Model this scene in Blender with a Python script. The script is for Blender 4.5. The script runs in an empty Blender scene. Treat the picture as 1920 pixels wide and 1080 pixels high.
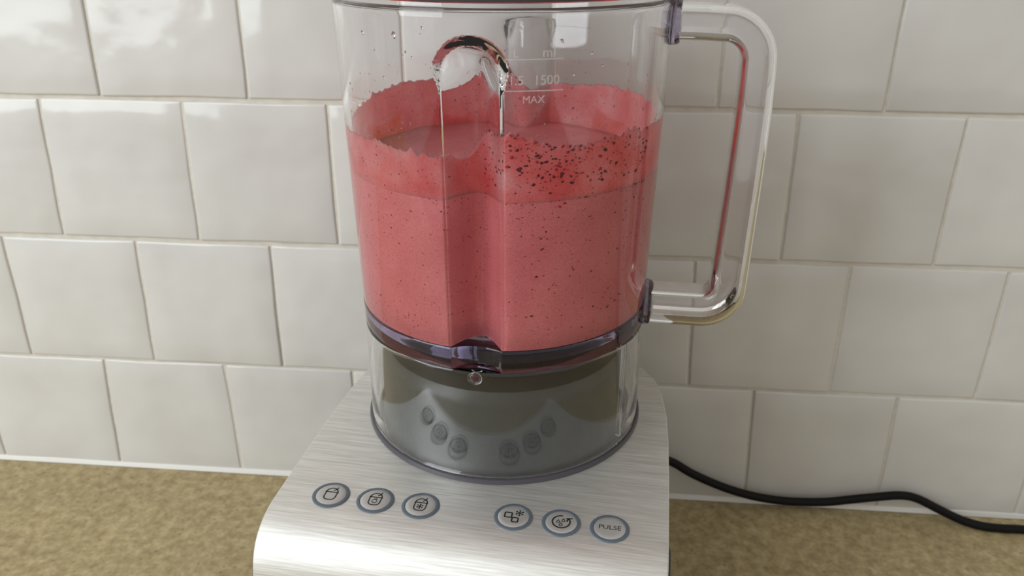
import bpy, math, random
from mathutils import Vector, noise as mnoise

random.seed(7)
SC = bpy.context.scene
COL = SC.collection
PI = math.pi

# ------------------------------------------------------------------ camera
cam_d = bpy.data.cameras.new('camera')
cam = bpy.data.objects.new('camera', cam_d)
COL.objects.link(cam)
cam.location = (0.02909, -0.51593, 0.41080)
cam.rotation_euler = (1.141144, -0.001724, 0.089175)
cam_d.sensor_width = 36.0
cam_d.lens = 36.0 * 1518.46 / 1920.0
cam_d.clip_start = 0.01
cam_d.dof.use_dof = True
cam_d.dof.focus_distance = 0.36
cam_d.dof.aperture_fstop = 15.0
SC.camera = cam

# ------------------------------------------------------------------ world and light
W = bpy.data.worlds.new('world')
SC.world = W
W.use_nodes = True
bg = W.node_tree.nodes['Background']
bg.inputs[0].default_value = (1.0, 0.96, 0.89, 1)
bg.inputs[1].default_value = 0.50

def area_light(name, loc, target, sx, sy, power, color):
    d = bpy.data.lights.new(name, 'AREA')
    d.shape = 'RECTANGLE'
    d.size = sx
    d.size_y = sy
    d.energy = power
    d.color = color
    o = bpy.data.objects.new(name, d)
    COL.objects.link(o)
    o.location = loc
    o.rotation_euler = (Vector(target) - Vector(loc)).to_track_quat('-Z', 'Y').to_euler()
    return o

# daylight through the tall window behind and left of the camera
area_light('window_daylight', (-1.17, -1.12, 1.10), (-0.06, -0.08, 0.95), 0.9, 1.85, 22.5, (0.90, 0.96, 1.0))

SC.view_settings.view_transform = 'Standard'
SC.view_settings.look = 'None'
SC.view_settings.exposure = 0.12
SC.view_settings.gamma = 1.0
SC.view_settings.use_curve_mapping = False
SC.cycles.use_denoising = True
SC.cycles.max_bounces = 18
SC.cycles.transmission_bounces = 16
SC.cycles.transparent_max_bounces = 16
SC.cycles.glossy_bounces = 6
SC.cycles.diffuse_bounces = 4
SC.cycles.blur_glossy = 0.6
SC.cycles.caustics_refractive = True
SC.cycles.caustics_reflective = True

# ------------------------------------------------------------------ helpers
def srgb(r, g, b):
    f = lambda c: (c / 255 / 12.92) if c / 255 <= 0.04045 else ((c / 255 + 0.055) / 1.055) ** 2.4
    return (f(r), f(g), f(b), 1.0)

def mesh(name, verts, faces, mat=None, parent=None, smooth=True, angle=None):
    me = bpy.data.meshes.new(name)
    me.from_pydata([tuple(v) for v in verts], [], faces)
    me.update()
    if smooth:
        me.polygons.foreach_set('use_smooth', [True] * len(me.polygons))
        if angle is not None:
            me.set_sharp_from_angle(angle=math.radians(angle))
    o = bpy.data.objects.new(name, me)
    COL.objects.link(o)
    if mat:
        me.materials.append(mat)
    if parent:
        o.parent = parent
    return o

def tag(o, label=None, cat=None, group=None, kind=None):
    if label: o['label'] = label
    if cat: o['category'] = cat
    if group: o['group'] = group
    if kind: o['kind'] = kind
    return o

def empty(name, loc, rz=0.0):
    o = bpy.data.objects.new(name, None)
    o.empty_display_size = 0.02
    COL.objects.link(o)
    o.location = loc
    o.rotation_euler = (0, 0, rz)
    return o

def interp(tab, x):
    if x <= tab[0][0]: return tab[0][1]
    for (a, va), (b, vb) in zip(tab, tab[1:]):
        if x <= b:
            t = (x - a) / (b - a)
            return va + (vb - va) * t
    return tab[-1][1]

def grid_faces(nu, nv, wrap_u=False, off=0):
    """vertex (i,j) index = off + j*nu + i"""
    F = []
    for j in range(nv - 1):
        for i in range(nu if wrap_u else nu - 1):
            a = off + j * nu + i
            b = off + j * nu + (i + 1) % nu
            F.append((a, b, b + nu, a + nu))
    return F

def lathe(name, prof, mat, parent, n=160, angle=35):
    """closed-ring revolve of a profile [(r,z)], poles where r==0; normals follow profile order"""
    V, F, rows = [], [], []
    for r, z in prof:
        if r <= 1e-7:
            rows.append([len(V)]); V.append((0, 0, z))
        else:
            s = len(V)
            for i in range(n):
                a = 2 * PI * i / n
                V.append((r * math.cos(a), r * math.sin(a), z))
            rows.append(list(range(s, s + n)))
    for A, B in zip(rows, rows[1:]):
        for i in range(n):
            j = (i + 1) % n
            if len(A) == 1 and len(B) == 1: continue
            if len(A) == 1: F.append((A[0], B[j], B[i]))
            elif len(B) == 1: F.append((A[i], A[j], B[0]))
            else: F.append((A[i], A[j], B[j], B[i]))
    return mesh(name, V, F, mat, parent, True, angle)

def ribbon(lines, w, z0, z1):
    """flat strokes (polylines in xy) of width w, from z0 to z1, returned as verts, faces"""
    V, F = [], []
    for pts, closed in lines:
        n = len(pts)
        L, Rr = [], []
        for i in range(n):
            p = Vector(pts[i])
            a = Vector(pts[i - 1]) if (i > 0 or closed) else p
            b = Vector(pts[(i + 1) % n]) if (i < n - 1 or closed) else p
            d1 = (p - a); d2 = (b - p)
            if d1.length < 1e-9: d1 = d2
            if d2.length < 1e-9: d2 = d1
            d1.normalize(); d2.normalize()
            t = (d1 + d2)
            if t.length < 1e-6: t = d1
            t.normalize()
            nrm = Vector((-t.y, t.x))
            k = min(1.6, 1.0 / max(0.35, t.dot(d1)))
            L.append(p + nrm * w / 2 * k); Rr.append(p - nrm * w / 2 * k)
        s = len(V)
        for i in range(n):
            V += [(L[i].x, L[i].y, z1), (Rr[i].x, Rr[i].y, z1), (L[i].x, L[i].y, z0), (Rr[i].x, Rr[i].y, z0)]
        for i in range(n if closed else n - 1):
            a = s + 4 * i; b = s + 4 * ((i + 1) % n)
            F += [(a, a + 1, b + 1, b), (a + 2, a, b, b + 2), (a + 1, a + 3, b + 3, b + 1)]
        if not closed:
            a = s; b = s + 4 * (n - 1)
            F += [(a, a + 2, a + 3, a + 1), (b, b + 1, b + 3, b + 2)]
    return V, F

def text_mesh(body, size, extrude=0.0):
    cu = bpy.data.curves.new('text_tmp', 'FONT')
    cu.body = body; cu.size = size; cu.align_x = 'CENTER'; cu.align_y = 'CENTER'
    cu.extrude = extrude; cu.resolution_u = 4
    o = bpy.data.objects.new('text_tmp', cu)
    COL.objects.link(o)
    dg = bpy.context.evaluated_depsgraph_get(); dg.update()
    me = o.evaluated_get(dg).to_mesh()
    V = [tuple(v.co) for v in me.vertices]; F = [tuple(p.vertices) for p in me.polygons]
    o.evaluated_get(dg).to_mesh_clear()
    bpy.data.objects.remove(o); bpy.data.curves.remove(cu)
    return V, F

# ------------------------------------------------------------------ materials
def new_mat(name):
    m = bpy.data.materials.new(name)
    m.use_nodes = True
    nt = m.node_tree
    return m, nt, nt.nodes['Principled BSDF']

def simple(name, col, rough=0.5, metal=0.0, spec=0.5, **kw):
    m, nt, b = new_mat(name)
    b.inputs['Base Color'].default_value = col
    b.inputs['Roughness'].default_value = rough
    b.inputs['Metallic'].default_value = metal
    b.inputs['Specular IOR Level'].default_value = spec
    for k, v in kw.items():
        b.inputs[k].default_value = v
    return m

def glass(name, col, ior=1.5, rough=0.0):
    m, nt, b = new_mat(name)
    b.inputs['Base Color'].default_value = col
    b.inputs['Roughness'].default_value = rough
    b.inputs['IOR'].default_value = ior
    b.inputs['Transmission Weight'].default_value = 1.0
    return m

def N(nt, kind, **props):
    n = nt.nodes.new(kind)
    for k, v in props.items():
        setattr(n, k, v)
    return n

def ramp(nt, stops):
    r = nt.nodes.new('ShaderNodeValToRGB')
    e = r.color_ramp.elements
    while len(e) < len(stops): e.new(0.5)
    for el, (p, c) in zip(e, stops):
        el.position = p; el.color = c
    return r

def mat_tile():
    m, nt, b = new_mat('zellige_glaze')
    L = nt.links.new
    geo = N(nt, 'ShaderNodeNewGeometry'); oi = N(nt, 'ShaderNodeObjectInfo')
    add = N(nt, 'ShaderNodeVectorMath', operation='ADD')
    sc = N(nt, 'ShaderNodeVectorMath', operation='SCALE'); sc.inputs['Scale'].default_value = 9.0
    cmb = N(nt, 'ShaderNodeCombineXYZ')
    L(oi.outputs['Random'], cmb.inputs[0]); L(oi.outputs['Random'], cmb.inputs[2])
    L(cmb.outputs[0], sc.inputs[0]); L(geo.outputs['Position'], add.inputs[0]); L(sc.outputs[0], add.inputs[1])
    n1 = N(nt, 'ShaderNodeTexNoise'); n1.inputs['Scale'].default_value = 16; n1.inputs['Detail'].default_value = 2
    n2 = N(nt, 'ShaderNodeTexNoise'); n2.inputs['Scale'].default_value = 34; n2.inputs['Detail'].default_value = 3
    L(add.outputs[0], n1.inputs['Vector']); L(add.outputs[0], n2.inputs['Vector'])
    r = ramp(nt, [(0.25, srgb(210, 208, 204)), (0.75, srgb(220, 219, 215))])
    L(n1.outputs['Fac'], r.inputs[0])
    hsv = N(nt, 'ShaderNodeHueSaturation')
    mr = N(nt, 'ShaderNodeMapRange'); mr.inputs['To Min'].default_value = 0.955; mr.inputs['To Max'].default_value = 1.02
    L(oi.outputs['Random'], mr.inputs[0]); L(mr.outputs[0], hsv.inputs['Value']); L(r.outputs[0], hsv.inputs['Color'])
    L(hsv.outputs[0], b.inputs['Base Color'])
    b1 = N(nt, 'ShaderNodeBump'); b1.inputs['Strength'].default_value = 0.7; b1.inputs['Distance'].default_value = 0.0035
    b2 = N(nt, 'ShaderNodeBump'); b2.inputs['Strength'].default_value = 0.35; b2.inputs['Distance'].default_value = 0.0009
    L(n1.outputs['Fac'], b1.inputs['Height']); L(n2.outputs['Fac'], b2.inputs['Height'])
    L(b1.outputs[0], b2.inputs['Normal']); L(b2.outputs[0], b.inputs['Normal'])
    b.inputs['Roughness'].default_value = 0.12
    return m

def mat_grout():
    m, nt, b = new_mat('grout')
    n = N(nt, 'ShaderNodeTexNoise'); n.inputs['Scale'].default_value = 260
    r = ramp(nt, [(0.3, srgb(205, 200, 188)), (0.7, srgb(219, 214, 203))])
    nt.links.new(n.outputs['Fac'], r.inputs[0]); nt.links.new(r.outputs[0], b.inputs['Base Color'])
    b.inputs['Roughness'].default_value = 0.85
    return m

def mat_counter():
    m, nt, b = new_mat('speckled_stone')
    L = nt.links.new
    geo = N(nt, 'ShaderNodeNewGeometry')
    n1 = N(nt, 'ShaderNodeTexNoise'); n1.inputs['Scale'].default_value = 130; n1.inputs['Detail'].default_value = 4
    n2 = N(nt, 'ShaderNodeTexNoise'); n2.inputs['Scale'].default_value = 16; n2.inputs['Detail'].default_value = 3
    n3 = N(nt, 'ShaderNodeTexNoise'); n3.inputs['Scale'].default_value = 330; n3.inputs['Detail'].default_value = 2
    for n in (n1, n2, n3): L(geo.outputs['Position'], n.inputs['Vector'])
    r1 = ramp(nt, [(0.3, srgb(160, 142, 107)), (0.52, srgb(180, 164, 126)), (0.72, srgb(198, 182, 143))])
    L(n1.outputs['Fac'], r1.inputs[0])
    r2 = ramp(nt, [(0.3, (0.9, 0.88, 0.84, 1)), (0.7, (1.04, 1.03, 1.0, 1))])
    L(n2.outputs['Fac'], r2.inputs[0])
    mx = N(nt, 'ShaderNodeMixRGB', blend_type='MULTIPLY'); mx.inputs[0].default_value = 1
    L(r1.outputs[0], mx.inputs[1]); L(r2.outputs[0], mx.inputs[2])
    vor = N(nt, 'ShaderNodeTexVoronoi'); vor.inputs['Scale'].default_value = 150
    L(geo.outputs['Position'], vor.inputs['Vector'])
    lt = N(nt, 'ShaderNodeMapRange'); lt.inputs['From Min'].default_value = 0.10; lt.inputs['From Max'].default_value = 0.26
    lt.inputs['To Min'].default_value = 1; lt.inputs['To Max'].default_value = 0
    L(vor.outputs['Distance'], lt.inputs[0])
    sep = N(nt, 'ShaderNodeSeparateColor'); L(vor.outputs['Color'], sep.inputs[0])
    gt = N(nt, 'ShaderNodeMath', operation='GREATER_THAN'); gt.inputs[1].default_value = 0.55
    L(sep.outputs[0], gt.inputs[0])
    ml = N(nt, 'ShaderNodeMath', operation='MULTIPLY'); L(lt.outputs[0], ml.inputs[0]); L(gt.outputs[0], ml.inputs[1])
    ml2 = N(nt, 'ShaderNodeMath', operation='MULTIPLY'); ml2.inputs[1].default_value = 0.45; L(ml.outputs[0], ml2.inputs[0])
    mx2 = N(nt, 'ShaderNodeMixRGB', blend_type='MIX'); mx2.inputs[2].default_value = srgb(118, 98, 66)
    L(ml2.outputs[0], mx2.inputs[0]); L(mx.outputs[0], mx2.inputs[1])
    r3 = ramp(nt, [(0.40, (0.86, 0.85, 0.82, 1)), (0.6, (1.04, 1.04, 1.04, 1))])
    L(n3.outputs['Fac'], r3.inputs[0])
    mx3 = N(nt, 'ShaderNodeMixRGB', blend_type='MULTIPLY'); mx3.inputs[0].default_value = 0.8
    L(mx2.outputs[0], mx3.inputs[1]); L(r3.outputs[0], mx3.inputs[2])
    L(mx3.outputs[0], b.inputs['Base Color'])
    b.inputs['Roughness'].default_value = 0.5
    b.inputs['Specular IOR Level'].default_value = 0.3
    return m

def mat_steel():
    m, nt, b = new_mat('brushed_steel')
    L = nt.links.new
    tc = N(nt, 'ShaderNodeTexCoord')
    mp = N(nt, 'ShaderNodeMapping'); mp.inputs['Scale'].default_value = (55, 1700, 1700)
    mp2 = N(nt, 'ShaderNodeMapping'); mp2.inputs['Scale'].default_value = (44, 1250, 1250)
    L(tc.outputs['Object'], mp.inputs['Vector']); L(tc.outputs['Object'], mp2.inputs['Vector'])
    n1 = N(nt, 'ShaderNodeTexNoise'); n1.inputs['Scale'].default_value = 1; n1.inputs['Detail'].default_value = 3
    n2 = N(nt, 'ShaderNodeTexNoise'); n2.inputs['Scale'].default_value = 1; n2.inputs['Detail'].default_value = 2
    L(mp.outputs[0], n1.inputs['Vector']); L(mp2.outputs[0], n2.inputs['Vector'])
    r = ramp(nt, [(0.28, srgb(217, 216, 211)), (0.5, srgb(233, 232, 228)), (0.74, srgb(247, 247, 244))])
    L(n2.outputs['Fac'], r.inputs[0]); L(r.outputs[0], b.inputs['Base Color'])
    bp = N(nt, 'ShaderNodeBump'); bp.inputs['Strength'].default_value = 0.07; bp.inputs['Distance'].default_value = 0.0004
    L(n1.outputs['Fac'], bp.inputs['Height']); L(bp.outputs[0], b.inputs['Normal'])
    b.inputs['Metallic'].default_value = 1.0
    b.inputs['Roughness'].default_value = 0.56
    return m

def mat_smoothie(name, cols, speck_amt, trans=0.0):
    m, nt, b = new_mat(name)
    L = nt.links.new
    tc = N(nt, 'ShaderNodeTexCoord')
    mp = N(nt, 'ShaderNodeMapping'); mp.inputs['Scale'].default_value = (1, 1, 1.5)
    L(tc.outputs['Object'], mp.inputs['Vector'])
    n1 = N(nt, 'ShaderNodeTexNoise'); n1.inputs['Scale'].default_value = 55; n1.inputs['Detail'].default_value = 5
    n2 = N(nt, 'ShaderNodeTexNoise'); n2.inputs['Scale'].default_value = 900; n2.inputs['Detail'].default_value = 2
    L(tc.outputs['Object'], n1.inputs['Vector']); L(mp.outputs[0], n2.inputs['Vector'])
    r = ramp(nt, [(0.3, cols[0]), (0.55, cols[1]), (0.75, cols[2])])
    L(n1.outputs['Fac'], r.inputs[0])
    r2 = ramp(nt, [(0.42, (0.80, 0.72, 0.74, 1)), (0.56, (1.0, 1.0, 1.0, 1)), (0.72, (1.06, 1.07, 1.07, 1))])
    L(n2.outputs['Fac'], r2.inputs[0])
    mx = N(nt, 'ShaderNodeMixRGB', blend_type='MULTIPLY'); mx.inputs[0].default_value = 0.4
    L(r.outputs[0], mx.inputs[1]); L(r2.outputs[0], mx.inputs[2])
    vor = N(nt, 'ShaderNodeTexVoronoi'); vor.inputs['Scale'].default_value = 420
    L(mp.outputs[0], vor.inputs['Vector'])
    lt = N(nt, 'ShaderNodeMapRange'); lt.inputs['From Min'].default_value = 0.14; lt.inputs['From Max'].default_value = 0.30
    lt.inputs['To Min'].default_value = 1; lt.inputs['To Max'].default_value = 0
    L(vor.outputs['Distance'], lt.inputs[0])
    sep = N(nt, 'ShaderNodeSeparateColor'); L(vor.outputs['Color'], sep.inputs[0])
    gt = N(nt, 'ShaderNodeMath', operation='GREATER_THAN'); gt.inputs[1].default_value = 1 - speck_amt
    L(sep.outputs[0], gt.inputs[0])
    ml = N(nt, 'ShaderNodeMath', operation='MULTIPLY'); L(lt.outputs[0], ml.inputs[0]); L(gt.outputs[0], ml.inputs[1])
    ml2 = N(nt, 'ShaderNodeMath', operation='MULTIPLY'); ml2.inputs[1].default_value = 0.6; L(ml.outputs[0], ml2.inputs[0])
    mx2 = N(nt, 'ShaderNodeMixRGB', blend_type='MIX'); mx2.inputs[2].default_value = srgb(120, 35, 45)
    L(ml2.outputs[0], mx2.inputs[0]); L(mx.outputs[0], mx2.inputs[1])
    L(mx2.outputs[0], b.inputs['Base Color'])
    b.inputs['Roughness'].default_value = 0.45
    b.inputs['Specular IOR Level'].default_value = 0.3
    if trans:      # a thin layer that light soaks through
        b.inputs['Subsurface Weight'].default_value = 1.0
        b.inputs['Subsurface Radius'].default_value = (1.0, 0.45, 0.45)
        b.inputs['Subsurface Scale'].default_value = trans
    return m

M_TILE = mat_tile(); M_GROUT = mat_grout(); M_COUNTER = mat_counter(); M_STEEL = mat_steel()
M_CAULK = simple('white_caulk', srgb(228, 226, 220), 0.35)
M_CLEAR = glass('clear_plastic', (0.985, 0.978, 0.988, 1), 1.49)
M_SKIRT = glass('clear_plastic_skirt', (0.95, 0.945, 0.955, 1), 1.49)
M_HANDLE = glass('clear_plastic_handle', (0.975, 0.97, 0.985, 1), 1.52)
M_VIOLET = glass('violet_tinted_plastic', (0.30, 0.26, 0.40, 1), 1.52)
M_MOUNT = glass('handle_mount_plastic', (0.62, 0.57, 0.74, 1), 1.52)
M_BODY = simple('dark_grey_plastic', srgb(58, 60, 66), 0.4)
M_PED = simple('grey_plastic', srgb(77, 82, 80), 0.38)
M_RING = simple('dark_ring_plastic', srgb(72, 69, 76), 0.3)
M_GASKET = simple('gasket_rubber', srgb(50, 42, 62), 0.35)
M_LID = simple('lid_plastic', srgb(66, 68, 72), 0.4)
M_BLACK = simple('black_ink', srgb(22, 22, 24), 0.6)
M_BRING = simple('button_ring', srgb(90, 101, 113), 0.4)
M_BCAP = simple('button_cap', srgb(192, 190, 187), 0.42, 0.5)
M_CORD = simple('black_rubber', srgb(14, 14, 16), 0.5, 0.0, 0.2)
M_RUBBER = simple('foot_rubber', srgb(30, 30, 32), 0.7)
M_LIQ = mat_smoothie('berry_smoothie', [srgb(228, 129, 132), srgb(234, 137, 140), srgb(239, 145, 148)], 0.13)
M_FILM = mat_smoothie('smoothie_froth', [srgb(230, 104, 106), srgb(245, 142, 144), srgb(251, 180, 181)], 0.2, 0.003)
M_SEED = simple('dark_seed', srgb(104, 36, 42), 0.5)
M_BERRY = simple('red_berry_skin', srgb(196, 44, 54), 0.4)
M_DROP = simple('pink_droplet', srgb(232, 168, 172), 0.15, **{'Transmission Weight': 0.4})
M_WATER = glass('water_drop', (0.98, 0.96, 0.965, 1), 1.33)
M_MARK = simple('embossed_mark', srgb(235, 225, 226), 0.3, Alpha=0.32)

# ------------------------------------------------------------------ setting: wall, tiles, worktop, caulk
wall = mesh('wall_back', [(-1.3, 0.0, -0.03), (1.3, 0.0, -0.03), (1.3, 0.0, 1.12), (-1.3, 0.0, 1.12),
                          (-1.3, 0.06, -0.03), (1.3, 0.06, -0.03), (1.3, 0.06, 1.12), (-1.3, 0.06, 1.12)],
            [(0, 1, 2, 3), (5, 4, 7, 6), (4, 0, 3, 7), (1, 5, 6, 2), (3, 2, 6, 7), (4, 5, 1, 0)], M_GROUT, smooth=False)
tag(wall, 'white glazed square tiles in staggered rows behind the worktop', kind='structure')

# joints measured on the wall: row -> {index: (x_top, x_bottom)}
S = 0.1
ROWS = [  # (z_bottom, z_top, x offset, measured joints)
    (0.0, 0.1005, -0.3379, {0: (-0.3327, -0.3391), 1: (-0.2369, -0.2363), 5: (0.1592, 0.1633), 6: (0.2598, 0.2622)}),
    (0.1008, 0.2, -0.3892, {0: (-0.3884, -0.3905), 1: (-0.2877, -0.2915), 2: (-0.1882, -0.1906), 5: (0.1075, 0.1122), 6: (0.2103, 0.2114), 7: (0.3117, 0.3120)}),
    (0.2012, 0.3005, -0.3376, {0: (-0.3354, -0.3406), 1: (-0.2360, -0.2394), 2: (-0.1377, -0.1383), 5: (0.1616, 0.1637), 6: (0.2628, 0.2624)}),
    (0.3018, 0.4010, -0.2892, {0: (-0.2880, -0.2907), 1: (-0.1878, -0.1899), 4: (0.1120, 0.1117), 5: (0.2129, 0.2121)}),
    (0.4020, 0.5010, -0.3400, {}), (0.5020, 0.6010, -0.2890, {}), (0.6020, 0.7010, -0.3380, {}), (0.7020, 0.8010, -0.2890, {}),
]
rt = random.Random(21)

def make_tile(x00, x10, x01, x11, z0, z1, bulge):
    """irregular hand-made tile: bottom edge x00..x10, top edge x01..x11, rounded arris, pillowed face"""
    G = 0.0008
    n = 7
    seeds = [rt.uniform(-50, 50) for _ in range(5)]
    tilt_x = rt.uniform(-0.006, 0.006); tilt_z = rt.uniform(-0.006, 0.006)
    wob = lambda s, t: 0.0007 * mnoise.noise(Vector((s, t * 3.1, 0.3)))
    th = 0.0012 + rt.uniform(-0.0003, 0.0003)
    V, F = [], []
    us = [0, 0.006, 0.016] + [0.016 + 0.968 * k / (n - 1) for k in range(1, n - 1)] + [0.984, 0.994, 1]
    K = len(us)
    for t in us:
        for s in us:
            xl = x00 + (x01 - x00) * t + G + wob(seeds[0], t)
            xr = x10 + (x11 - x10) * t - G + wob(seeds[1], t)
            zb = z0 + G + wob(seeds[2], s); zt = z1 - G + wob(seeds[3], s)
            e = min(s, 1 - s, t, 1 - t)
            d = th if e > 0.015 else (th - 0.00025 if e > 0.005 else th - 0.0009)
            # soften the four corners
            cs = min(s, 1 - s); ct = min(t, 1 - t)
            x = xl + (xr - xl) * s; z = zb + (zt - zb) * t
            if cs < 0.005 and ct < 0.005:
                x += 0.0012 * (1 if s < 0.5 else -1); z += 0.0012 * (1 if t < 0.5 else -1)
            d += bulge * (1 - (2 * s - 1) ** 2) * (1 - (2 * t - 1) ** 2) + tilt_x * (s - .5) * .1 + tilt_z * (t - .5) * .1
            V.append((x, -d, z))
    F = grid_faces(K, K)
    # skirt to the wall
    ring = [i for i in range(K)] + [j * K + K - 1 for j in range(1, K)] + [(K - 1) * K + i for i in range(K - 2, -1, -1)] + [j * K for j in range(K - 2, 0, -1)]
    o = len(V)
    for i in ring: V.append((V[i][0], 0.0, V[i][2]))
    m = len(ring)
    for k in range(m):
        F.append((ring[(k + 1) % m], ring[k], o + k, o + (k + 1) % m))
    return mesh('tile', V, F, M_TILE, wall, True, 50)

for ri, (z0, z1, off, meas) in enumerate(ROWS):
    js = {}
    for i in range(-7, 14):
        if i in meas: js[i] = meas[i]
        else:
            j = rt.uniform(-0.0012, 0.0012)
            js[i] = (off + i * S + j, off + i * S + j + rt.uniform(-0.0012, 0.0012))
    ks = sorted(js)
    for a, b in zip(ks, ks[1:]):
        if js[b][0] < -0.98 or js[a][0] > 0.98: continue
        make_tile(js[a][1], js[b][1], js[a][0], js[b][0], z0, z1, rt.uniform(0.0002, 0.0010))

# worktop
def box_verts(x0, x1, y0, y1, z0, z1):
    return [(x0, y0, z0), (x1, y0, z0), (x1, y1, z0), (x0, y1, z0), (x0, y0, z1), (x1, y0, z1), (x1, y1, z1), (x0, y1, z1)]
BOXF = [(0, 3, 2, 1), (4, 5, 6, 7), (0, 1, 5, 4), (1, 2, 6, 5), (2, 3, 7, 6), (3, 0, 4, 7)]
wt = mesh('worktop', box_verts(-1.3, 1.3, -0.62, 0.0, -0.04, 0.0), BOXF, M_COUNTER, smooth=False)
bv = wt.modifiers.new('edge', 'BEVEL'); bv.width = 0.004; bv.segments = 3
tag(wt, 'beige speckled stone worktop under the blender', 'worktop')

fl = mesh('floor', box_verts(-3.2, 3.2, -4.2, 0.06, -0.95, -0.91), BOXF, simple('added_wood_floor', srgb(150, 122, 92), 0.5), smooth=False)  # out of view, added to lower the light coming from below
tag(fl, 'unseen wooden floor added to dim the light from below', kind='structure')

# caulk bead along the joint
V, F = [], []
xs = [-1.28 + 2.56 * i / 200 for i in range(201)]
prof = [(-0.0032, 0.0), (-0.0030, 0.0008), (-0.0026, 0.0016), (-0.0022, 0.0024), (-0.0020, 0.0034), (-0.0014, 0.0037), (-0.0002, 0.0037)]
for x in xs:
    k = 1 + 0.18 * mnoise.noise(Vector((x * 14, 0, 4)))
    for y, z in prof: V.append((x, y * (0.96 + 0.04 * k), z * k + 0.0001))
F = grid_faces(len(prof), len(xs))
F = [tuple(reversed(f)) for f in F]
caulk = mesh('trim_1', V, F, M_CAULK)
tag(caulk, 'white sealant bead along the foot of the tiled wall', kind='structure')

# ------------------------------------------------------------------ blender base
OX, OY, PL = -0.01118, -0.10903, 0.150
ROT = math.radians(-5)
base = empty('blender_motor_unit', (OX, OY, 0.0), ROT)
tag(base, 'brushed steel blender motor base with six round buttons, standing on the worktop', 'blender base')

PROFILE = [(0.0835, 0.15), (0.0825, 0.15), (0.081, 0.15), (0.078, 0.15), (0.0735, 0.15), (0.067, 0.15), (0.060, 0.15), (0.0532, 0.15), (0.0413, 0.15), (0.0234, 0.15), (0.0, 0.15),
           (-0.0255, 0.15), (-0.058, 0.15), (-0.085, 0.15), (-0.100, 0.15), (-0.1085, 0.1499), (-0.1135, 0.1494), (-0.1180, 0.1484), (-0.1225, 0.1467), (-0.1262, 0.1446),
           (-0.1292, 0.1420), (-0.1318, 0.1388), (-0.1338, 0.1350), (-0.1353, 0.1305), (-0.1364, 0.1250), (-0.1371, 0.117), (-0.1376, 0.105), (-0.138, 0.07), (-0.138, 0.014)]
WID = [(-0.14, 0.0962), (-0.058, 0.0962), (-0.0255, 0.0958), (0.0007, 0.0947), (0.0234, 0.0918), (0.0413, 0.0868), (0.0532, 0.0795), (0.060, 0.0725), (0.067, 0.062), (0.0735, 0.048), (0.078, 0.034), (0.081, 0.020), (0.0825, 0.010), (0.0835, 0.001)]

def hw(v): return interp(WID, v)
def plate_mesh():
    nx = 9
    V = []
    P = PROFILE
    for k, (v, z) in enumerate(P):
        a = P[max(k - 1, 0)]; b = P[min(k + 1, len(P) - 1)]
        d = Vector((b[0] - a[0], b[1] - a[1])).normalized()
        nrm = Vector((d.y, -d.x))
        if nrm.y < 0 or (abs(nrm.y) < 0.02 and nrm.x > 0): nrm = -nrm
        w = hw(v)
        T = 0.0016; E = 0.0006
        row = []
        for i in range(nx):
            row.append((-w + E + 2 * (w - E) * i / (nx - 1), v, z))
        top = row
        V += [(-w, v - nrm.x * T, z - nrm.y * T)] + [(-w, v - nrm.x * E, z - nrm.y * E)] + top + [(w, v - nrm.x * E, z - nrm.y * E)] + [(w, v - nrm.x * T, z - nrm.y * T)]
    K = nx + 4
    F = grid_faces(K, len(P))
    F = [tuple(reversed(f)) for f in F]
    # underside
    for k in range(len(P) - 1):
        a = k * K; b = a + K
        F.append((a, a + K - 1, b + K - 1, b))
    F.append(tuple(range(K))); F.append(tuple(reversed(range((len(P) - 1) * K, len(P) * K))))
    return V, F
V, F = plate_mesh()
mesh('top_plate', V, [tuple(reversed(f)) for f in F], M_STEEL, base, True, 40)['label'] = 'brushed steel cover curving down at the front'

# dark plastic body below the plate
V, F = [], []
st = [p for p in PROFILE if p[1] > 0.104]
for v, z in st:
    w = hw(v) - 0.0006 if v > -0.105 else hw(v) + 0.0010
    vv = v + 0.0018 if v < -0.11 else min(v, 0.0825)
    V += [(-w, vv, 0.010), (w, vv, 0.010), (w, vv, z - 0.0022), (-w, vv, z - 0.0022)]
for k in range(len(st) - 1):
    a = 4 * k; b = a + 4
    F += [(a, b, b + 1, a + 1), (a + 1, b + 1, b + 2, a + 2), (a + 2, b + 2, b + 3, a + 3), (a + 3, b + 3, b, a)]
F += [(0, 1, 2, 3), tuple(4 * (len(st) - 1) + i for i in (3, 2, 1, 0))]
mesh('housing', V, [tuple(reversed(f)) for f in F], M_BODY, base, True, 30)

for sx in (-1, 1):
    for y in (-0.105, 0.03):
        f = lathe('foot', [(0, 0), (0.008, 0), (0.009, 0.002), (0.009, 0.011), (0, 0.011)], M_RUBBER, base, 24)
        f.location = (sx * 0.075, y, 0)

# grey pedestal that the jug skirt drops over, seat ring and drive coupling
Z0 = PL
lathe('pedestal', [(0.0715, Z0 - 0.001), (0.0715, Z0 + 0.004), (0.0700, Z0 + 0.008), (0.0692, 0.190), (0.0680, 0.1945), (0.0655, 0.197), (0.050, 0.1975), (0.030, 0.1975), (0.0295, 0.1955), (0, 0.1955)], M_PED, base, 128)
lathe('drive_coupling', [(0.014, 0.1954), (0.014, 0.206), (0.0125, 0.2075), (0.006, 0.2075), (0.005, 0.206), (0, 0.206)], M_RING, base, 32)
lathe('seat_ring', [(0.0725, Z0 - 0.0005), (0.0786, Z0 - 0.0005), (0.0788, Z0 + 0.0008), (0.0782, Z0 + 0.0022), (0.0772, Z0 + 0.0026), (0.0725, Z0 + 0.0024)], M_RING, base, 160)

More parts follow.
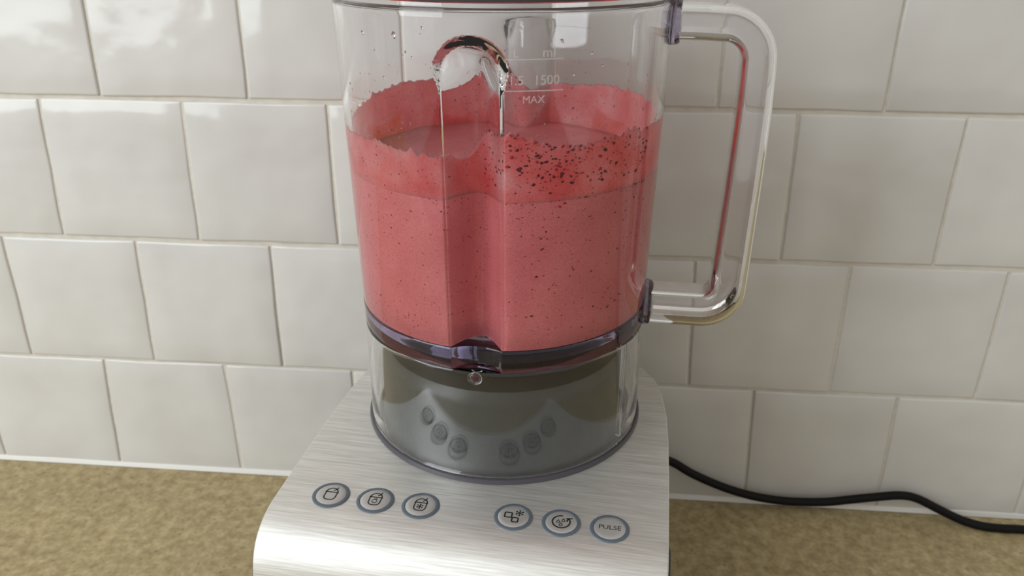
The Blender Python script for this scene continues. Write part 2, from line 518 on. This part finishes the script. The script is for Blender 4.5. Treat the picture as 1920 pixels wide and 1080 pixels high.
# buttons
def circ(cx, cy, r, a0=0, a1=360, n=28):
    return [(cx + r * math.cos(math.radians(a0 + (a1 - a0) * i / n)), cy + r * math.sin(math.radians(a0 + (a1 - a0) * i / n))) for i in range(n + 1)]
def rrect(cx, cy, h, r):
    P = []
    for (sx, sy, a) in ((1, 1, 0), (-1, 1, 90), (-1, -1, 180), (1, -1, 270)):
        P += [(cx + sx * (h - r) + r * math.cos(math.radians(a + t)), cy + sy * (h - r) + r * math.sin(math.radians(a + t))) for t in (0, 30, 60, 90)]
    return P
def flake(cx, cy, r):
    L = []
    for k in range(3):
        a = math.radians(90 + 60 * k)
        L.append(([(cx - r * math.cos(a), cy - r * math.sin(a)), (cx + r * math.cos(a), cy + r * math.sin(a))], False))
    for k in range(6):
        a = math.radians(30 + 60 * k)
        p = (cx + .62 * r * math.cos(a), cy + .62 * r * math.sin(a))
        for da in (38, -38):
            b = a + math.radians(da)
            L.append(([p, (p[0] + .34 * r * math.cos(b), p[1] + .34 * r * math.sin(b))], False))
    return L
CUP = [([(-0.40, 0.22), (-0.40, -0.28), (-0.36, -0.44), (-0.25, -0.55), (-0.1, -0.58), (0.1, -0.58), (0.25, -0.55), (0.36, -0.44), (0.40, -0.28), (0.40, 0.22)], False),
       ([(-0.47, 0.20), (0.47, 0.20)], False),
       (circ(0, 0.20, 0.40, 0, 180, 16), False),
       ([(0.06, 0.36), (0.22, 0.48), (0.30, 0.72)], False)]
def drop(cx, cy, r):
    return ([(cx, cy + 1.9 * r)] + circ(cx, cy, r, 150, 390, 12), True)
ARC = circ(0, 0, 0.58, 85, 392, 40)
ICON = {
    'cup': (CUP, 0.085, None), 
    'fruit': (CUP, 0.085, [(circ(0, -0.20, 0.17, 0, 360, 18)[:-1], True), ([(0, -0.03), (-0.07, 0.07)], False), ([(0, -0.03), (0.12, 0.06), (0.05, 0.09)], False)]),
    'frozen': (CUP, 0.085, flake(0, -0.17, 0.25)),
    'ice': ([(rrect(-0.34, 0.06, 0.235, 0.07), True), (rrect(0.16, -0.36, 0.205, 0.07), True)], 0.095, flake(0.38, 0.34, 0.29)),
    'clean': ([(ARC, False), ([(0.30, 0.36), (0.47, 0.36), (0.70, 0.42)], False), ([(0.44, 0.40), (0.36, 0.06)], False)], 0.10,
              [drop(-0.20, -0.03, 0.10), drop(0.13, 0.12, 0.10), drop(0.0, -0.30, 0.10)]),
}
BUT = [(-0.0688, 'cup', 'straw cup symbol'), (-0.0459, 'fruit', 'cup with fruit symbol'), (-0.0229, 'frozen', 'cup with snowflake symbol'),
       (0.0229, 'ice', 'ice cubes and snowflake symbol'), (0.0459, 'clean', 'rinse arrow and drops symbol'), (0.0688, 'pulse', 'lettering reading PULSE')]
R0 = 0.0072
for bx, kind, desc in BUT:
    bo = lathe('button', [(0.0093, -0.0004), (0.0093, 0.00035), (0.0090, 0.00055), (0.0078, 0.00055), (0.0076, 0.0003), (0.0076, -0.0004)], M_BRING, base, 56)
    bo.location = (bx, -0.1002, PL)
    bo['label'] = 'round push button with ' + desc
    lathe('button_cap', [(0.00755, -0.0004), (0.0075, 0.0004), (0.0070, 0.0007), (0.0050, 0.0008), (0, 0.0008)], M_BCAP, bo, 56)
    if kind == 'pulse':
        V, F = text_mesh('PULSE', 0.0038)
        mx = max(v[0] for v in V); sc_ = 0.00525 / mx
        V = [(v[0] * sc_, v[1] * sc_ * 1.0, 0.00086) for v in V]
        ic = mesh('symbol', V, F, M_BLACK, bo, False)
    else:
        a, wd, extra = ICON[kind]
        V, F = ribbon(a, wd, 0, 1)
        if extra:
            V2, F2 = ribbon(extra, 0.055, 0, 1)
            o = len(V); V += V2; F += [tuple(i + o for i in f) for f in F2]
        V = [(x * R0, y * R0, 0.00075 + 0.00012 * z) for x, y, z in V]
        ic = mesh('symbol', V, F, M_BLACK, bo, False)
    ic['label'] = 'black printed ' + desc

# ------------------------------------------------------------------ blender jug
jug = empty('blender_jug', (OX, OY, PL + 0.0024), ROT)
tag(jug, 'clear plastic blender jug with loop handle, holding the pink smoothie', 'blender jug')
JZ = PL + 0.0024

def R_out(z): return 0.0766 + (z - 0.2135) * 0.0245
GW, GD, GZC = 0.0122, 0.0145, 0.3524
def groove(az, z, R, extra=0.0):
    """inward depth of the two moulded baffles (front -90 deg, rear +90 deg)"""
    d = 0.0
    for c in (-89.5, 90):
        da = (az - c + 180) % 360 - 180
        if abs(da) > 25: continue
        dx = R * math.radians(da)
        dz = max(0.0, z - GZC)
        q = math.hypot(dx, dz) / (GW + extra)
        if q >= 1: continue
        t = (1 - q * q) ** 0.9
        d = max(d, GD * t)
    return d

# azimuth samples, denser around the baffles
AZ = []
a = -180.0
while a < 180 - 1e-6:
    AZ.append(a)
    near = min(abs(((a - c + 180) % 360) - 180) for c in (-89.5, 90))
    a += 0.3 if 7 < near < 11.5 else (0.5 if near < 14 else 2.0)
TH = 0.0030

def ring_pts(rfun, z, azs=AZ):
    return [(rfun(az, z) * math.cos(math.radians(az)), rfun(az, z) * math.sin(math.radians(az)), z - JZ) for az in azs]

r_o = lambda az, z: R_out(z) - groove(az, z, R_out(z))
def r_i(az, z):
    k = min(1.0, max(0.0, (z - 0.344) / 0.014))
    return R_out(z) - TH - groove(az, z, R_out(z) - TH, 0.0012 + 0.0024 * k * k * (3 - 2 * k))

def shell(name, rows, mat, parent, closed=True, angle=40, azs=AZ):
    """rows: list of rings (lists of points); closed loops the last row back to the first"""
    n = len(azs); V = []
    for r in rows: V += r
    F = grid_faces(n, len(rows), True)
    if closed:
        o = (len(rows) - 1) * n
        for i in range(n):
            j = (i + 1) % n
            F.append((o + i, o + j, j, i))
    return mesh(name, V, F, mat, parent, True, angle)

zs = [0.2262 + (0.338 - 0.2262) * k / 10 for k in range(11)] + [0.338 + (0.3716 - 0.338) * k / 72 for k in range(1, 73)] + [0.3745, 0.377]
rows = [ring_pts(r_o, z) for z in zs]
rim = [(0.0006, 0.3783), (0.0015, 0.3789), (0.0016, 0.3806), (0.0008, 0.3814), (-0.0022, 0.3814), (-0.003, 0.3806)]
for dr, z in rim: rows.append(ring_pts(lambda az, zz, d=dr: R_out(0.377) + d, z))
rows += [ring_pts(r_i, z) for z in reversed(zs)]
shell('wall', rows, M_CLEAR, jug)['label'] = 'clear jug wall with moulded inward ribs'

# thick violet-looking floor ring
r_b = lambda az, z: R_out(z) + 0.0002 - groove(az, z, R_out(z)) * 0.3
zb = [0.2139, 0.2146, 0.2170, 0.2200, 0.2230, 0.2248, 0.2256]
off = [-0.0003, 0, 0, 0, 0, 0, -0.0004]
rows = [ring_pts(lambda az, zz, d=d: r_b(az, zz) + d, z) for z, d in zip(zb, off)]
rows += [ring_pts(lambda az, zz: 0.0585, z) for z in (0.2256, 0.2200, 0.2149)]
rows += [ring_pts(lambda az, zz: r_b(az, 0.2150) - 0.0031, 0.2149)]
shell('floor_ring', rows, M_VIOLET, jug)['label'] = 'thick violet-tinted clear ring at the jug floor'
lathe('gasket', [(0, 0.2100 - JZ), (0.050, 0.2100 - JZ), (0.0583, 0.2120 - JZ), (0.0583, 0.2250 - JZ), (0, 0.2250 - JZ)], M_GASKET, jug, 96)

# skirt below the floor
def r_s(az, z): return 0.0770 - (z - 0.1528) * 0.006 - groove(az, z, 0.0766) * 0.0
zk = [0.1528, 0.1540, 0.1600, 0.175, 0.190, 0.200, 0.203, 0.205, 0.207, 0.209, 0.211, 0.2128, 0.2136]
rows = [ring_pts(lambda az, zz, d=d: r_s(az, zz) + d, z) for z, d in zip(zk, [0.0002, 0.0004, 0] + [0] * 9 + [-0.0004])]
rows += [ring_pts(lambda az, zz: r_s(az, zz) - 0.0026, z) for z in reversed(zk)]
shell('skirt', rows, M_SKIRT, jug)['label'] = 'clear hollow skirt over the grey pedestal'

for az in (-24.0, -9.0):      # moulded ribs inside the skirt on the handle side
    V = []
    for z in (0.1550, 0.2110):
        for rr, da in ((0.0741, -0.9), (0.0741, 0.9), (0.0724, 0.6), (0.0724, -0.6)):
            V.append((rr * math.cos(math.radians(az + da)), rr * math.sin(math.radians(az + da)), z - JZ))
    mesh('skirt_rib', V, BOXF, M_SKIRT, jug, False)

# drain hole boss at the foot of the front rib
def torus(name, R, r, mat, parent, n=32, m=12):
    V = []
    for j in range(m):
        b = 2 * PI * j / m
        for i in range(n):
            a_ = 2 * PI * i / n
            V.append(((R + r * math.cos(b)) * math.cos(a_), (R + r * math.cos(b)) * math.sin(a_), r * math.sin(b)))
    F = grid_faces(n, m, True)
    for i in range(n):
        j = (i + 1) % n
        F.append(((m - 1) * n + i, (m - 1) * n + j, j, i))
    return mesh(name, V, F, mat, parent)
dh = torus('drain_hole', 0.0028, 0.0008, M_CLEAR, jug)
dh.location = (0, -0.0770, 0.2108 - JZ); dh.rotation_euler = (math.radians(90), 0, 0)
lathe('hole_shade_disc', [(0, 0.0006), (0.0014, 0.0005), (0.0022, 0.0001), (0.0024, -0.0004), (0, -0.0004)], simple('hole_shadow_plastic', srgb(70, 38, 44), 0.25), dh, 32)  # dark disc filling the hole, its colour stands for the shade inside
dh['label'] = 'small round drain hole at the foot of the front rib'

# handle: rounded bar swept along a C-shaped path in the radial plane
def sweep(name, path, wr, wt_, mat, parent, wall_t, n=48, power=4.5):
    V, F = [], []
    def skin(pth, dw, flip):
        o = len(V)
        for k, (r, z) in enumerate(pth):
            a_ = pth[max(k - 1, 0)]; b_ = pth[min(k + 1, len(pth) - 1)]
            d = Vector((b_[0] - a_[0], b_[1] - a_[1])).normalized()
            nr = Vector((d.y, -d.x)); w_ = wr(z) - dw
            for i in range(n):
                t = 2 * PI * i / n
                c, s = math.cos(t), math.sin(t)
                cx = math.copysign(abs(c) ** (2 / power), c); sy = math.copysign(abs(s) ** (2 / power), s)
                V.append((r + nr.x * cx * w_, sy * (wt_ - dw), z + nr.y * cx * w_ - JZ))
        f = [tuple(reversed(q)) for q in grid_faces(n, len(pth), True, o)]
        f.append(tuple(range(o, o + n))); f.append(tuple(reversed(range(o + (len(pth) - 1) * n, o + len(pth) * n))))
        F.extend([tuple(reversed(q)) for q in f] if flip else f)
    skin(path, 0.0, False)
    inner = [(path[0][0] + 0.003, path[0][1])] + path[1:-1] + [(path[-1][0] + 0.003, path[-1][1])]
    skin(inner, wall_t, True)      # moulded hollow
    return mesh(name, V, F, mat, parent, True, 60)
path = [(0.0812, 0.3672), (0.088, 0.3672), (0.095, 0.3671), (0.1015, 0.3668)]
for k in range(1, 12):
    t = math.radians(90 - 90 * k / 12)
    path.append((0.1040 + 0.0166 * math.cos(t), 0.3500 + 0.0168 * math.sin(t)))
path += [(0.1208, 0.345), (0.1210, 0.33), (0.1208, 0.31), (0.1204, 0.29), (0.1199, 0.27), (0.1194, 0.25), (0.1191, 0.2400)]
for k in range(1, 12):
    t = math.radians(0 - 90 * k / 12)
    path.append((0.1055 + 0.0136 * math.cos(t), 0.2360 + 0.0134 * math.sin(t)))
path += [(0.1045, 0.2226), (0.098, 0.2225), (0.090, 0.2224), (0.0788, 0.2223)]
h = sweep('handle', path, lambda z: 0.0080 + 0.0013 * min(1, max(0, (0.36 - z) / 0.12)), 0.0112, M_HANDLE, jug, 0.0026)
h['label'] = 'clear hollow loop handle'
for nm, rr, zz in (('upper', 0.0802, 0.3672), ('lower', 0.0772, 0.2222)):
    V = []; n = 40; secs = [(-0.0016, 1.0), (0.0012, 1.0), (0.0030, 0.97), (0.0040, 0.90)]
    for dx, k in secs:
        for i in range(n):
            t = 2 * PI * i / n
            c, s = math.cos(t), math.sin(t)
            cy = math.copysign(abs(c) ** 0.6, c); cz = math.copysign(abs(s) ** 0.6, s)
            y = cy * 0.0130 * k
            V.append((rr + dx - y * y * 6.2, y, zz + cz * 0.0105 * k - JZ))
    F = grid_faces(n, len(secs), True)
    F.append(tuple(reversed(range(n)))); F.append(tuple(range((len(secs) - 1) * n, len(secs) * n)))
    mesh('handle_mount', V, F, M_MOUNT, jug, True, 50)['label'] = 'violet-tinted handle mount'

# embossed volume marks
def wrap(V, az0, z0, R, t0=0.00005):
    out = []
    for x, y, z in V:
        az = math.radians(az0) + x / R
        r = R_out(z0 + y) + t0 + z
        out.append((r * math.cos(az), r * math.sin(az), z0 + y - JZ))
    return out
def bar(w, hgt, n=14):
    V, F = [], []
    for i in range(n + 1):
        x = -w / 2 + w * i / n
        V += [(x, -hgt / 2, -0.0002), (x, -hgt / 2, 0.0003), (x, hgt / 2, 0.0003), (x, hgt / 2, -0.0002)]
    for i in range(n):
        a_ = 4 * i
        F += [(a_ + k, a_ + (k + 1) % 4, a_ + 4 + (k + 1) % 4, a_ + 4 + k) for k in range(4)]
    return V, F
for az0, z0, w in ((-70.6, 0.3595, 0.0240), (-70.6, 0.3471, 0.0240), (70, 0.3545, 0.022), (70, 0.3424, 0.022)):
    V, F = bar(w, 0.00045)
    mesh('volume_line', wrap(V, az0, z0, 0.080), F, M_MARK, jug, False)
for txt, az0, z0, w in (('1.5', -75.6, 0.3511, 0.0050), ('1500', -66.6, 0.3511, 0.0096), ('MAX', -70.6, 0.3434, 0.0090), ('L', -75.9, 0.3618, 0.0020), ('ml', -66.4, 0.3620, 0.0048)):
    V, F = text_mesh(txt, 0.005, 0.0003)
    x0 = min(v[0] for v in V); x1 = max(v[0] for v in V)
    k = w / (x1 - x0)
    V = [((v[0] - (x0 + x1) / 2) * k, v[1] * k, v[2]) for v in V]
    mk = mesh('volume_text', wrap(V, az0, z0, 0.080), F, M_MARK, jug, False)
    mk['label'] = 'embossed lettering ' + txt

# lid
lid = empty('jug_lid', (OX, OY, 0.3815), ROT)
tag(lid, 'dark grey lid sitting on top of the clear blender jug', 'lid')
lathe('lid_rim', [(0.0650, 0.0002), (0.0824, 0.0002), (0.0826, -0.0003), (0.0838, -0.0003), (0.0842, 0.0004), (0.0842, 0.006), (0.0830, 0.0075), (0.0650, 0.0080), (0.0650, 0.0002)], M_LID, lid, 128)
lathe('added_lid_window', [(0, 0.0040), (0.0648, 0.0040), (0.0648, 0.0078), (0.036, 0.0090), (0.034, 0.0260), (0.031, 0.0280), (0, 0.0285)], M_CLEAR, lid, 96)  # unseen clear centre, added so more light reaches the jug interior

# ------------------------------------------------------------------ smoothie
sm = empty('smoothie', (OX, OY, 0.2262), ROT)
tag(sm, 'pink berry smoothie with dark seed specks inside the blender jug', 'smoothie')
SZ = 0.2262
LEV = 0.2988
FT = [(-180, .3230), (-160, .3215), (-145, .3196), (-129, .3207), (-115.5, .3186), (-105, .3175), (-97, .3160), (-93, .3175), (-90, .3205), (-85, .3275), (-77, .3290), (-70, .3263), (-63, .3228), (-56, .3226), (-46, .3237), (-33, .3246), (-10, .3247),
      (16, .3250), (30, .3255), (48, .3257), (60, .3248), (73, .3228), (85, .3222), (90, .3240), (93.6, .3264), (97, .331), (99.4, .3325), (102, .331), (106, .3270), (118, .3264), (136, .3273), (156, .3263), (171, .3240), (180, .3230)]
AZF = []
a = -180.0
while a < 180 - 1e-6:
    AZF.append(a); a += 0.4
rs = random.Random(5)
spike = {}
for i in range(len(AZF)):
    spike[i] = 0.0
for _ in range(130):
    c = rs.randrange(len(AZF)); hgt = rs.uniform(-0.0009, 0.0016); wdt = rs.uniform(1.2, 4.0)
    for d in range(-8, 9):
        spike[(c + d) % len(AZF)] += hgt * math.exp(-(d / wdt) ** 2)
def film_top(i):
    az = AZF[i]
    x = math.cos(math.radians(az)); y = math.sin(math.radians(az))
    nz = 0.0011 * mnoise.noise(Vector((x * 9, y * 9, 1.7))) + 0.0007 * mnoise.noise(Vector((x * 34, y * 34, 5.1)))
    return interp(FT, az) + nz + spike[i]
IN = 0.00035   # the smoothie wets the plastic
def srow(i, z, dr):
    az = AZF[i]; r = r_i(az, z) + dr
    return (r * math.cos(math.radians(az)), r * math.sin(math.radians(az)), z - SZ)
nF = len(AZF)
# body: bottom, side up to the level, top surface with a slight swirl dip
V, F = [], []
zrows = [SZ - 0.0009, SZ - 0.00055] + [SZ + (LEV - 0.0002 - SZ) * k / 8 for k in range(9)]
for z in zrows:
    for i in range(nF): V.append(srow(i, z, IN if z > SZ - 0.0002 else -0.0004))
F += grid_faces(nF, len(zrows), True)
top_r = [0.985, 0.93, 0.85, 0.7, 0.5, 0.3, 0.12]
base_i = len(V)
for q in top_r:
    for i in range(nF):
        p = srow(i, LEV, IN)
        az = math.radians(AZF[i])
        dz = 0.0009 * mnoise.noise(Vector((p[0] * q * 60, p[1] * q * 60, 9))) - 0.0016 * (1 - q) + (0.0012 if q > 0.98 else 0)
        V.append((p[0] * q, p[1] * q, LEV - SZ + dz))
F += grid_faces(nF, len(top_r), True, base_i)
o = (len(zrows) - 1) * nF
for i in range(nF):
    j = (i + 1) % nF
    F.append((o + i, o + j, base_i + j, base_i + i))
c0 = len(V); V.append((0, 0, LEV - SZ - 0.0016))
o = base_i + (len(top_r) - 1) * nF
for i in range(nF): F.append((o + i, o + (i + 1) % nF, c0))
c1 = len(V); V.append((0, 0, -0.0009))
for i in range(nF): F.append(((i + 1) % nF, i, c1))
liq = mesh('liquid', V, F, M_LIQ, sm)
# froth film clinging to the wall above the level
V, F = [], []
tops = [film_top(i) for i in range(nF)]
fr = [0.0, 0.25, 0.5, 0.75, 0.92, 1.0]
for q in fr:
    for i in range(nF): V.append(srow(i, LEV - 0.0003 + (tops[i] - LEV) * q, IN))
for q in reversed(fr):
    for i in range(nF):
        z = LEV - 0.0006 + (tops[i] - LEV) * q - 0.0002 * q
        az = AZF[i]
        lump = 0.0004 * (1 + mnoise.noise(Vector((math.cos(math.radians(az)) * 14, math.sin(math.radians(az)) * 14, z * 190))))
        V.append(srow(i, z, -0.0002 - lump * (1 - 0.7 * q)))
F = grid_faces(nF, 2 * len(fr), True)
film = mesh('froth_film', V, F, M_FILM, sm)
film['label'] = 'lighter pink froth film with a ragged edge on the jug wall'

# seeds, berry skin flecks, droplets (too many and too small to count)
OCT_V = [(1, 0, 0), (-1, 0, 0), (0, 1, 0), (0, -1, 0), (0, 0, 1), (0, 0, -1)]
OCT_F = [(0, 2, 4), (2, 1, 4), (1, 3, 4), (3, 0, 4), (2, 0, 5), (1, 2, 5), (3, 1, 5), (0, 3, 5)]
def ico_blob(rnd):
    """12-sided irregular pebble"""
    V = [(0, 0, 1)] ; n = 6
    for lv, rr in ((0.45, 0.88), (-0.45, 0.88)):
        for i in range(n):
            a_ = 2 * PI * (i + (0.5 if lv < 0 else 0)) / n
            k = rr * rnd.uniform(0.7, 1.15)
            V.append((k * math.cos(a_), k * math.sin(a_), lv))
    V.append((0, 0, -1))
    F = [(0, 1 + i, 1 + (i + 1) % n) for i in range(n)]
    for i in range(n):
        j = (i + 1) % n
        F += [(1 + i, 1 + n + i, 1 + j), (1 + j, 1 + n + i, 1 + n + j)]
        F.append((2 * n + 1, 1 + n + j, 1 + n + i))
    return V, F
def scatter(name, items, mat, seed, label, parent=sm):
    """items: (az, z, size_t, size_z, depth, radius_offset, spin)"""
    rnd = random.Random(seed)
    V, F = [], []
    for az, z, st_, sz_, dp, ro, sp in items:
        bv_, bf = ico_blob(rnd)
        o = len(V)
        r = r_i(az, z) + ro
        e = 0.6
        r2 = r_i(az + e, z) + ro; r1 = r_i(az - e, z) + ro
        p = Vector((r * math.cos(math.radians(az)), r * math.sin(math.radians(az)), z - SZ))
        t = (Vector((r2 * math.cos(math.radians(az + e)), r2 * math.sin(math.radians(az + e)), 0)) - Vector((r1 * math.cos(math.radians(az - e)), r1 * math.sin(math.radians(az - e)), 0))).normalized()
        nn = Vector((t.y, -t.x, 0)); up = Vector((0, 0, 1))
        c, s = math.cos(sp), math.sin(sp)
        for x, y, zz in bv_:
            u = x * st_ * c - y * sz_ * s; v = x * st_ * s + y * sz_ * c
            q = p + t * u + up * v + nn * zz * dp
            V.append(q)
        F += [tuple(i + o for i in f) for f in bf]
    ob = mesh(name, V, F, mat, parent)
    ob['kind'] = 'stuff'; ob['label'] = label
    return ob
ri_ = random.Random(11)
def ftop_at(az): return interp(FT, az)
seeds, berries = [], []
def put(lst, az, z, s, ro, asp=1.5):
    lst.append((az, z, s * ri_.uniform(0.8, asp), s * ri_.uniform(0.55, 1.0), s * 0.45, ro, ri_.uniform(-0.6, 0.6)))
# dense band of seeds on the front right froth
for _ in range(330):
    az = ri_.uniform(-87, -22) if ri_.random() < .75 else ri_.uniform(-84, -55)
    z = LEV + 0.0025 + (ftop_at(az) - LEV - 0.002) * ri_.random() ** 0.7
    s = 0.00026 + 0.00078 * ri_.random() ** 2.4
    put(seeds if ri_.random() < .62 else berries, az, z, s, 0.0004)
for _ in range(420):      # below the level, right of the rib
    az = ri_.uniform(-80, -2)
    z = LEV - (LEV - SZ - 0.004) * ri_.random() ** 1.7
    s = 0.00016 + 0.00064 * ri_.random() ** 4
    put(seeds if ri_.random() < .8 else berries, az, z, s, 0.00042)
for _ in range(420):      # left of the rib
    az = ri_.uniform(-172, -84)
    z = SZ + 0.004 + (LEV + 0.012 - SZ) * ri_.random()
    s = 0.00015 + 0.00042 * ri_.random() ** 4
    put(seeds if ri_.random() < .75 else berries, az, z, s, 0.00042)
for _ in range(70):       # rear froth seen from inside
    az = ri_.uniform(60, 172)
    z = LEV + 0.004 + (ftop_at(az) - LEV - 0.003) * ri_.random()
    s = 0.00025 + 0.0006 * ri_.random() ** 2.5
    put(seeds if ri_.random() < .5 else berries, az, z, s, -0.0012)
for _ in range(26):       # clump at the rear peak
    az = ri_.gauss(98, 3); z = .3285 + ri_.gauss(0, .0022)
    put(seeds, az, min(z, ftop_at(az)), ri_.uniform(.0004, .0009), -0.0010)
scatter('seed_specks', seeds, M_SEED, 3, 'dark maroon seed specks')
scatter('berry_flecks', berries, M_BERRY, 4, 'small red berry skin flecks')
dr = []
for _ in range(130):      # splashes above the froth
    az = ri_.uniform(-180, 180); z = ftop_at(az) + 0.0015 + abs(ri_.gauss(0, 0.010))
    if z > 0.374: continue
    s = 0.0002 + 0.0005 * ri_.random() ** 2.5
    dr.append((az, z, s, s * ri_.uniform(1, 1.6), s * 0.4, -0.00005, 0))
for _ in range(110):      # foam bubbles along the front edge
    az = ri_.uniform(-150, -10); z = ftop_at(az) + ri_.gauss(0.0006, 0.0014)
    s = ri_.uniform(0.00014, 0.0004)
    dr.append((az, z, s, s, s * 0.5, -0.00005, 0))
scatter('splash_droplets', dr, M_DROP, 6, 'pale pink splashes and bubbles above the froth')
wd = []
for az, z, s in ((-114.5, .3667, .0012), (-128.9, .366, .0008), (-108, .3585, .0005), (-120, .349, .0005), (-104, .3705, .0005), (-117, .3545, .0004), (-62, .366, .0008), (-52, .3605, .0007), (-48, .355, .0006), (-58, .3525, .0006)):
    wd.append((az, z, s, s * 1.6, s * 0.5, -0.00005, 0.3))
scatter('clear_droplets', wd, M_WATER, 8, 'clear water drops on the inside of the jug')

# ------------------------------------------------------------------ power cord
CP = [(0.060, -0.052, 0.050), (0.075, -0.034, 0.053), (0.092, -0.022, 0.0505), (0.1040, -0.0150, 0.0435), (0.1207, -0.0125, 0.0318), (0.1421, -0.0105, 0.0207), (0.1631, -0.009, 0.0130), (0.1835, -0.008, 0.0088), (0.2035, -0.008, 0.0082),
      (0.2230, -0.008, 0.0097), (0.2418, -0.008, 0.0136), (0.2605, -0.008, 0.0174), (0.2754, -0.008, 0.0196), (0.2872, -0.0085, 0.0178), (0.3035, -0.0105, 0.0107), (0.3190, -0.0130, 0.0046), (0.3324, -0.0175, 0.0035),
      (0.3468, -0.0190, 0.0035), (0.3618, -0.0188, 0.0035), (0.40, -0.021, 0.0035), (0.46, -0.03, 0.0035), (0.54, -0.034, 0.0035), (0.62, -0.028, 0.0035), (0.72, -0.02, 0.0035), (0.86, -0.02, 0.0035)]
def catmull(P, n=8):
    out = []
    P = [Vector(p) for p in P]
    for k in range(len(P) - 1):
        p0 = P[max(k - 1, 0)]; p1 = P[k]; p2 = P[k + 1]; p3 = P[min(k + 2, len(P) - 1)]
        for i in range(n):
            t = i / n
            out.append(0.5 * ((2 * p1) + (p2 - p0) * t + (2 * p0 - 5 * p1 + 4 * p2 - p3) * t * t + (3 * p1 - p0 - 3 * p2 + p3) * t ** 3))
    out.append(P[-1])
    return out
def tube(name, pts, r, mat, parent=None, n=16):
    V = []
    for k, p in enumerate(pts):
        d = (pts[min(k + 1, len(pts) - 1)] - pts[max(k - 1, 0)]).normalized()
        s = d.cross(Vector((0, 0, 1))).normalized(); u = s.cross(d)
        for i in range(n):
            a_ = 2 * PI * i / n
            V.append(p + s * r * math.cos(a_) + u * r * math.sin(a_))
    F = grid_faces(n, len(pts), True)
    F.append(tuple(reversed(range(n)))); F.append(tuple(range((len(pts) - 1) * n, len(pts) * n)))
    return mesh(name, V, F, mat, parent)
cord = tube('power_cord', catmull(CP), 0.0032, M_CORD)
tag(cord, 'black power cord trailing from behind the blender base along the tiled wall', 'power cord')
